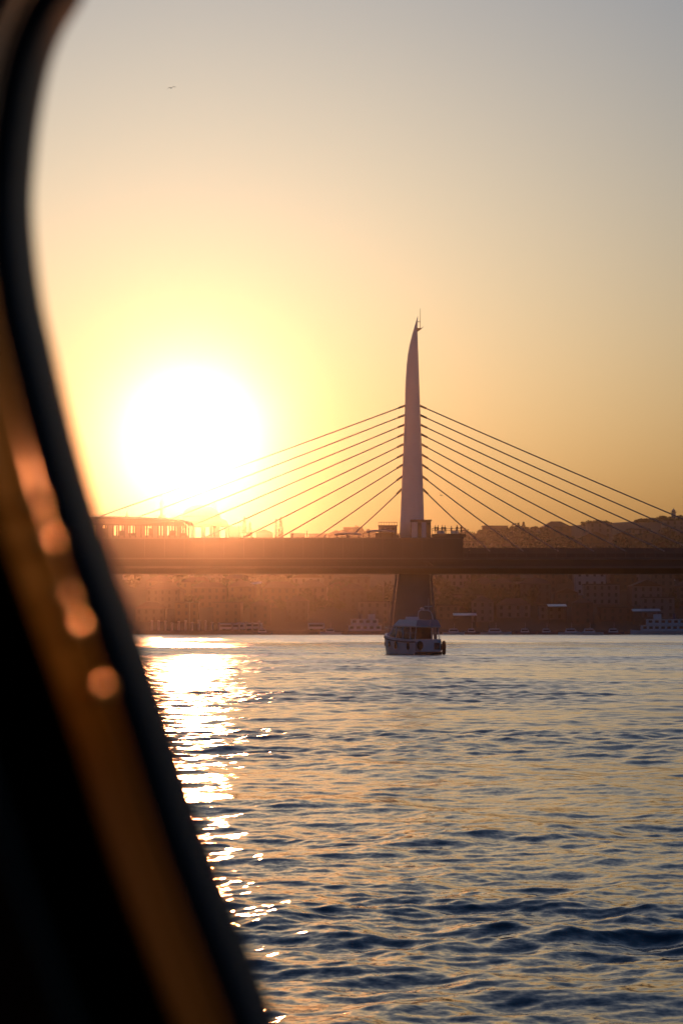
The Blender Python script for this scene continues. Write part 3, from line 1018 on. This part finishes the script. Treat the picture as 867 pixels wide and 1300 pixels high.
def tree(px, ytop, wpx, label, kind, Y=1297.0, group=None):
    p = at(px, ytop, Y)
    zb = hill_z(p.x, Y) - .5
    h = p.z - zb
    w_ = wpx / F_PX * Y / 2
    t = thing('cypress_tree' if kind == 'cypress' else 'tree', (p.x, Y, zb), label, 'tree', group)
    MB().tube((0, 0, -1), (0, 0, h * .45), .35, .15, 7).build('trunk', 'bark', t)
    c = MB()
    if kind == 'cypress':
        leaf_cloud(c, (0, 0, h * .53), w_, w_, h * .47, 520, .55, tr, True)
    else:
        lumps = 8 + int(w_ * 1.2)
        for _ in range(lumps):
            fx = tr.uniform(-.85, .85)
            top_ = (1 - .55 * fx * fx) * tr.uniform(.72, 1.0)
            rl = min(w_ * .45, tr.uniform(1.2, 2.2))
            leaf_cloud(c, (fx * w_, tr.uniform(-.5, .5) * w_, h * top_ - rl * .7), rl, rl, rl * .8, 55, .42, tr)
            leaf_cloud(c, (fx * w_ * .9, tr.uniform(-.5, .5) * w_, h * top_ * .45), rl, rl, h * .3, 40, .5, tr)
    c.build('crown', 'cypress' if kind == 'cypress' else 'leaf', t, fix=False)


GC = 'cypresses on the skyline'
tree(310, 656, 12, 'tall dark cypress on the skyline right of the mosque', 'cypress', group=GC)
tree(317.5, 663, 9, 'shorter cypress just right of the tall one beside the mosque', 'cypress', group=GC)
tree(356.5, 656.5, 9, 'stout cypress of the pair left of the fifth cable foot', 'cypress', group=GC)
tree(350.5, 659.5, 3.5, 'thin pole-like cypress of the pair', 'cypress', group=GC)
tree(664.5, 663, 6, 'small pointed cypress alone on the right skyline', 'cypress', group=GC)
GT = 'round trees on the skyline'
tree(439, 669, 22, 'round tree left of the low shelter, on the skyline', 'round', group=GT)
tree(452, 667, 22, 'taller round tree behind the low shelter', 'round', group=GT)
tree(470, 671, 14, 'small round tree between the two shelters', 'round', group=GT)
tree(614, 671.5, 18, 'low round tree right of the terrace on the skyline', 'round', group=GT)
tree(688, 667, 30, 'broad round tree on the right skyline left of the hump', 'round', group=GT)
tree(757, 659, 40, 'broadest dark tree clump crowning the right hump', 'round', group=GT)
tree(817, 657, 22, 'round tree on the right skyline near the hilltop minaret', 'round', group=GT)
tree(842, 654.5, 36, 'broad tree right beside the hilltop minaret', 'round', group=GT)

# one mass of trees over the slopes
wood = MB()
wr = random.Random(9)
cnt = 0
while cnt < 560:
    px = wr.uniform(150, 900)
    Y = wr.choice((wr.uniform(1050, 1200), wr.uniform(1165, 1292)))
    if Y > 1160 and px < 420:
        continue
    # patches
    if math.sin(px * .021 + 1.3) + math.sin(Y * .033 + px * .008) + wr.uniform(-.9, .9) < 0.25:
        continue
    X = (px - CX) / F_PX * Y
    z = hill_z(X, Y)
    h = wr.uniform(4.5, 9.5) if Y < 1240 else wr.uniform(2.5, 4.5)
    for _ in range(4):
        leaf_cloud(wood, (X + wr.uniform(-2.5, 2.5), Y + wr.uniform(-2, 2), z + h * wr.uniform(.4, .8)), 2.6, 2.6, h * .3, 26, .8, wr)
    cnt += 1
tag(wood.build('wooded_slope', 'leaf', fix=False), 'dark tree cover scattered between the houses of the far hillside', 'trees', kind='stuff')

# ------------------------------------------------------------------ quay: posts, lamp posts, coaches, roofs, moored boats
YQ = 1011.5
pm = MB().lathe([(.42, 0), (.42, 3.4), (.62, 3.5), (.62, 3.9), (.1, 4.1)], n=8).mesh('quay_column', 'wall_white')
GQ = 'row of pale columns on the far quay'
for i in range(17):
    px = 196 + i * 8.4
    if i in (11,):
        continue
    o = link('quay_column', pm, None, (at(px, 0, YQ).x, YQ, 1.72))
    o.scale = (1, 1, hr_.uniform(.82, 1.1))
    nq = i if i < 11 else i - 1
    tag(o, f'pale quay column, {ORD[nq]} from the left in the row on the far quay', 'column', GQ, 'thing')


def coach(px, Y, label, L=11.0, z=None, name='coach'):
    p = at(px, 0, Y)
    z = hill_z(p.x, Y) + .05 if z is None else z
    t = thing(name, (p.x, Y, z), label, 'coach', 'coaches parked behind the quay')
    MB().box(-L / 2, L / 2, -1.25, 1.25, .5, 3.1).build('body', 'boat_white', t, bevel=.2)
    MB().box(-L / 2 + .4, L / 2 - .6, -1.29, -1.255, 1.6, 2.5).build('window_band', 'glass_dark', t)
    MB().box(L / 2 - .02, L / 2 + .03, -1.05, 1.05, 1.3, 2.8).build('windscreen', 'glass_dark', t)
    for x_ in (-L * .3, L * .32):
        for y_ in (-1.1, 1.1):
            o_ = MB().lathe([(.1, -.14), (.48, -.14), (.48, .14), (.1, .14)], n=12).build('wheel', 'rubber', t)
            o_.location = (x_, y_, .48)
            o_.rotation_euler = (math.pi / 2, 0, 0)


coach(296, 1022, 'white coach parked behind the quay columns, left of two')
coach(318, 1023, 'white coach parked behind the quay columns, right of two')
coach(402, 1021, 'short white bus parked alone on the quay left of the ferry', 7)


def lamp_post(px, Y, h, label):
    p = at(px, 0, Y)
    t = thing('lamp_post', (p.x, Y, hill_z(p.x, Y)), label, 'lamp post', 'lamp posts on the far quay')
    MB().tube((0, 0, -.3), (0, 0, h), .22, .12, 8).build('pole', 'wall_pale', t)
    for s in (-1, 1):
        MB().tube((0, 0, h - .4), (s * 1.3, 0, h), .1, .08, 6).build('arm', 'wall_pale', t)
        MB().box(s * 1.3 - .5, s * 1.3 + .5, -.2, .2, h - .12, h + .12).build('lamp_head', 'wall_pale', t)


lamp_post(486, 1018, 19, 'tall lamp post on the far quay just left of the bridge pier')
lamp_post(243, 1019, 12, 'lamp post on the far quay behind the row of columns')
lamp_post(619, 1019, 13, 'lamp post on the far quay right of the yacht')

# sunlit sheet roof on the slope at the left, low awnings to the right
def awning(px, py, L, Y, label, tilt=0.08):
    p = at(px, py, Y)
    zg_ = hill_z(p.x, Y)
    t = thing('market_awning', (p.x, Y, zg_), label, 'awning', 'sheet-roofed sheds on the far shore')
    h = max(2.5, p.z - zg_)
    MB().loft([[(-L / 2, -3, h), (L / 2, -3, h + L * tilt), (L / 2, 3, h + .9 + L * tilt), (-L / 2, 3, h + .9)],
               [(-L / 2, -3, h + .2), (L / 2, -3, h + L * tilt + .2), (L / 2, 3, h + 1.1 + L * tilt), (-L / 2, 3, h + 1.1)]]).build('roof', 'roof_light', t)
    for x_ in (-L / 2 + .4, L / 2 - .4):
        for y_ in (-2.7, 2.7):
            MB().box(x_ - .15, x_ + .15, y_ - .15, y_ + .15, -1, h + (x_ / L + .5) * L * tilt + (y_ + 3) * .15 - .02).build('post', 'steel_dark', t)


awning(318, 744, 10, 1090, 'tilted pale sheet roof on the slope under the left deck', .1)
awning(707, 770.5, 8, 1036, 'long thin pale awning left of the tall block', .01)
awning(590, 782, 10, 1030, 'pale awning behind the boats right of the yacht', .01)
awning(845, 743.5, 8, 1105, 'pale awning high under the right end of the deck', .01)
awning(820, 776.5, 12, 1034, 'pale awning above the moored ferry at the right', .01)


def moored(px, L, label, kind, Y=1004.0, flip=1, group='boats moored along the far quay'):
    p = at(px, 0, Y)
    t = thing('moored_ferry' if kind == 'ferry' else 'moored_boat', (p.x, Y, 0), label, 'ferry' if kind == 'ferry' else 'boat', group)
    hb = L * (.10 if kind == 'ferry' else .15)
    fb = 1.5 if kind == 'ferry' else 1.0
    prof = [(-.5, .8, 1.05), (-.3, 1, 1.0), (.2, 1, 1.0), (.38, .7, 1.15), (.5, .06, 1.4)]
    rings = []
    for fx, fb_, fz in prof:
        rings.append([(flip * fx * L, -hb * fb_, fb * fz), (flip * fx * L, -hb * fb_ * .75, -.3), (flip * fx * L, hb * fb_ * .75, -.3), (flip * fx * L, hb * fb_, fb * fz)])
    MB().loft(rings).build('hull', 'boat_white' if hr_.random() < .6 else 'boat_blue', t)
    if kind == 'ferry':
        for k, (l0, l1) in enumerate(((-.46, .34), (-.40, .26))):
            zb_ = fb + .03 + k * 2.5
            MB().box(min(flip * l0 * L, flip * l1 * L), max(flip * l0 * L, flip * l1 * L), -hb * .8, hb * .8, zb_, zb_ + 2.4).build('cabin', 'boat_white', t)
            nn = max(4, int((l1 - l0) * L / 2.4))
            for i in range(nn):
                xx = flip * (l0 + (l1 - l0) * (i + .5) / nn) * L
                MB().box(xx - .75, xx + .75, -hb * .8 - .06, -hb * .8 - .003, zb_ + .9, zb_ + 1.9).build('window', 'glass_dark', t)
            MB().box(min(flip * (l0 - .02) * L, flip * (l1 + .02) * L), max(flip * (l0 - .02) * L, flip * (l1 + .02) * L), -hb * .9, hb * .9, zb_ + 2.405, zb_ + 2.49).build('roof', 'roof_light', t)
        MB().box(flip * .1 * L - 1.5, flip * .1 * L + 1.5, -1.4, 1.4, fb + 5.03, fb + 7).build('wheelhouse', 'boat_white', t)
        MB().lathe([(.7, 0), (.6, 2.2)], 0, 0, 10).build('funnel', 'boat_blue', t).location = (-flip * .15 * L, 0, fb + 5.03)
    else:
        MB().loft([[(-.25 * L, -hb * .7, fb), (.2 * L, -hb * .7, fb), (.2 * L, hb * .7, fb), (-.25 * L, hb * .7, fb)],
                   [(-.2 * L, -hb * .6, fb + 1.5), (.1 * L, -hb * .6, fb + 1.5), (.1 * L, hb * .6, fb + 1.5), (-.2 * L, hb * .6, fb + 1.5)]]).build('cabin', 'boat_white', t)
        MB().box(-.2 * L, .12 * L, -hb * .70, -hb * .66, fb + .5, fb + 1.1).build('window_band', 'glass_dark', t)
        MB().tube((0, 0, fb + 1.4), (0, 0, fb + 4), .06, .03, 6).build('mast', 'boat_white', t)
    return t


moored(466, 17, 'white two-deck ferry moored left of the yacht', 'ferry')
moored(838, 28, 'long two-deck white ferry moored at the right edge', 'ferry', flip=-1)
moored(575, 10, 'small cabin boat moored just right of the yacht', 'boat')
moored(597, 7.5, 'smallest boat moored second right of the yacht', 'boat', flip=-1)
moored(627, 13, 'longer cabin boat moored under the right deck, third from the yacht', 'boat')
moored(664, 8, 'short boat moored left of the pair of white launches', 'boat', flip=-1)
moored(691, 8, 'short launch between the short boat and the white pair', 'boat')
moored(722, 11, 'white launch, left of the pair before the tall block', 'boat')
moored(745, 11, 'white launch, right of the pair before the tall block', 'boat', flip=-1)
moored(775, 9, 'small boat moored between the white pair and right ferry', 'boat')
moored(335, 8, 'small boat moored right of the pale quay columns', 'boat')
moored(420, 9, 'small cabin boat moored left of the two-deck ferry', 'boat', flip=-1)

# ------------------------------------------------------------------ birds
def bird(px, py, Y, label, span=1.15, roll=0.25, yaw=0.3):
    p = at(px, py, Y)
    t = thing('gull', p, label, 'bird', 'gulls in flight', yaw)
    t.rotation_euler = (0.0, roll, yaw)
    MB().loft([[(r * math.cos(k * math.pi / 4), y, r * .9 * math.sin(k * math.pi / 4)) for k in range(8)]
               for y, r in ((-.26, .012), (-.16, .055), (0, .075), (.14, .055), (.2, .04), (.26, .035), (.30, .01))]).build('body', 'feather', t, smooth=True)
    for s in (-1, 1):
        a = [(s * .05, -.09, .02), (s * .05, .10, .02)]
        b_ = [(s * span * .24, -.05, .15), (s * span * .24, .15, .15)]
        c_ = [(s * span * .5, -.10, .02 if s > 0 else -.1), (s * span * .5, -.04, .02 if s > 0 else -.1)]
        w_ = MB()
        for q0_, q1_ in ((a, b_), (b_, c_)):
            lo = [(x_, y_, z_ - .018) for x_, y_, z_ in (*q0_, *reversed(q1_))]
            hi = [(x_, y_, z_ + .012) for x_, y_, z_ in (*q0_, *reversed(q1_))]
            w_.loft([lo, hi])
        w_.build('wing', 'feather', t)
    MB().add([(-.03, -.24, 0), (.03, -.24, 0), (.08, -.40, 0), (-.08, -.40, 0), (0, -.3, .02)], [(0, 1, 4), (1, 2, 4), (2, 3, 4), (3, 0, 4), (0, 3, 2, 1)]).build('tail', 'feather', t)


bird(217.5, 111, 330, 'dark gull gliding high at the upper left', 1.25, -.22, .25)
bird(177, 538, 700, 'tiny gull crossing the sun glare', 1.1, .2, -.4)
bird(560, 629, 600, 'tiny gull between the lowest cables right of the pylon', 1.1, .1, .8)

# ------------------------------------------------------------------ ferry window frame close to the camera, out of focus
YW = 1.0
EDGE = [(150, -120), (126, -50), (105, 0), (81, 40), (64, 85), (52, 145), (45, 205), (42, 260), (46, 320), (55, 385), (70, 450), (92, 540),
        (117, 630), (145, 712), (177, 800), (212, 900), (256, 1040), (302, 1165), (354, 1300), (395, 1400), (440, 1500)]
pts = []                                                    # smooth the curve (Catmull-Rom)
e2 = [Vector(p) for p in EDGE]
for i in range(len(e2) - 1):
    p0, p1, p2, p3 = e2[max(0, i - 1)], e2[i], e2[i + 1], e2[min(len(e2) - 1, i + 2)]
    for k in range(8):
        t = k / 8
        pts.append(.5 * ((2 * p1) + (-p0 + p2) * t + (2 * p0 - 5 * p1 + 4 * p2 - p3) * t * t + (-p0 + 3 * p1 - 3 * p2 + p3) * t ** 3))
pts.append(e2[-1])
nor = []
for i in range(len(pts)):
    d = pts[min(i + 1, len(pts) - 1)] - pts[max(0, i - 1)]
    nor.append(Vector((-d.y, d.x)).normalized())            # points into the frame (left)
nor = [sum((nor[min(max(i + k, 0), len(nor) - 1)] for k in range(-5, 6)), Vector((0, 0))).normalized() for i in range(len(nor))]
fo = at(100, 650, YW)
frame = thing('ferry_window_frame', fo, 'dark curved ferry window frame, out of focus along the left edge', 'window frame')


def fp(i, s, Y):
    q = pts[i] + nor[i] * s
    return at(q.x, q.y, Y) - fo


def strip(name, prof, m, smooth=True, y0=-999, y1=9999):
    """a moulding swept along the window edge: profile of (width into the frame, distance from the eye)"""
    mb_ = MB()
    n_ = len(prof)
    rows = [i for i in range(len(pts)) if y0 <= pts[i].y <= y1]
    for i in rows:
        for s_, Y_ in prof:
            mb_.v.append(tuple(fp(i, s_, Y_)))
    for i in range(len(rows) - 1):
        for j in range(n_ - 1):
            mb_.f.append((i * n_ + j, i * n_ + j + 1, (i + 1) * n_ + j + 1, (i + 1) * n_ + j))
    return mb_.build(name, m, frame, smooth=smooth)


M['frame_glare_paint'] = mat('frame_glare_paint', (0.105, 0.060, 0.055), 0.6, spec=0.06, var=0.3, scale=40)  # brown-mauve of the lens glare put into the lip's base colour
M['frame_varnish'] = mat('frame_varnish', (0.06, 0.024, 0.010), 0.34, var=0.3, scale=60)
M['frame_glow_metal'] = mat('frame_glow_metal', (0.27, 0.10, 0.022), 0.38, metal=1.0, var=0.35, scale=45)  # trim metal coloured with the orange of the reflected sun glow
M['frame_glow_metal'].node_tree.nodes['Principled BSDF'].inputs['Specular Tint'].default_value = (0.85, 0.40, 0.11, 1)  # sun-glow orange put into the grazing reflection too
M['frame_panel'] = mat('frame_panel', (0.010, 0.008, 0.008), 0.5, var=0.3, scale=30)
M['glint_pin'] = mat('glint_pin', (0.80, 0.5, 0.22), 0.22, metal=1.0, var=0.05, scale=50)
M['glint_pin'].node_tree.nodes['Principled BSDF'].inputs['Specular Tint'].default_value = (1.0, 0.6, 0.28, 1)  # warm colour of the sun glints put into the metal tint
strip('outer_lip', [(40, 1.05), (2, 1.03), (0, 1.0), (1, .995), (22, .90), (30, .885), (46, .877), (62, .874), (66, .89), (66, .99)], 'frame_glare_paint')
strip('bead', [(64, .72), (64, .69), (66, .68), (80, .645), (90, .642), (92, .66)], 'frame_glow_metal', y0=330)
strip('batten', [(86, .66), (88, .642), (116, .580), (120, .576), (121, .60)], 'frame_glow_metal', y0=330)
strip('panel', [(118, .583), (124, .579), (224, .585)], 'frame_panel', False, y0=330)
strip('upper_panel', [(62, .93), (66, .62), (70, .61), (224, .58)], 'frame_panel', False, y1=345)  # dark panel added here so the reflecting strips stop and the top stays black
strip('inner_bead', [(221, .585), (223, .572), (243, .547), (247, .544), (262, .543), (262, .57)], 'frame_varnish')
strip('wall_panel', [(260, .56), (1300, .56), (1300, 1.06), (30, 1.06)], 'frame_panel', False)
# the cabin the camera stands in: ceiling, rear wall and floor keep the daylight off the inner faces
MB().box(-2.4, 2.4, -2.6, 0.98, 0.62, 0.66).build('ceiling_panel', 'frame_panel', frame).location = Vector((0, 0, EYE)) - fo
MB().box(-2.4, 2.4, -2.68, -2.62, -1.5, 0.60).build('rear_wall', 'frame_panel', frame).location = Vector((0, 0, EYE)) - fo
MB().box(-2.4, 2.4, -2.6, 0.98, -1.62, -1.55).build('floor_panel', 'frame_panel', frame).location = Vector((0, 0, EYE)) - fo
glint_pin = MB().lathe([(.0004, -.0125), (.0012, -.011), (.0019, -.008), (.0023, 0), (.0019, .008), (.0012, .011), (.0004, .0125)], n=16).mesh('glint_pin', 'glint_pin', True)  # long pins, added and stretched to throw sun glints as soft discs
for px_, py_ in ((128, 876), (97, 797), (83, 760), (60, 690), (44, 640)):
    o = link('glint_pin', glint_pin, frame, at(px_, py_, .64) - fo)
    o.rotation_euler = (math.pi / 2, 0, 0)

# ------------------------------------------------------------------ haze volume, also standing in for lens glare round the sun
hz = MB().box(-2600, 2600, -100, 2600, -12, 73).build('haze', None)
hm = bpy.data.materials.new('haze_air')
hm.use_nodes = True
nt = hm.node_tree
nt.nodes.clear()
ho = nt.nodes.new('ShaderNodeOutputMaterial')
hv = nt.nodes.new('ShaderNodeVolumePrincipled')
hv.inputs['Color'].default_value = (0.95, 0.93, 0.9, 1)
hv.inputs['Density'].default_value = HAZE_DENSITY
hv.inputs['Anisotropy'].default_value = HAZE_G
nt.links.new(hv.outputs[0], ho.inputs['Volume'])
hz.data.materials.append(hm)
tag(hz, 'thin golden evening haze over the water, standing in for lens glare', 'haze', kind='stuff')
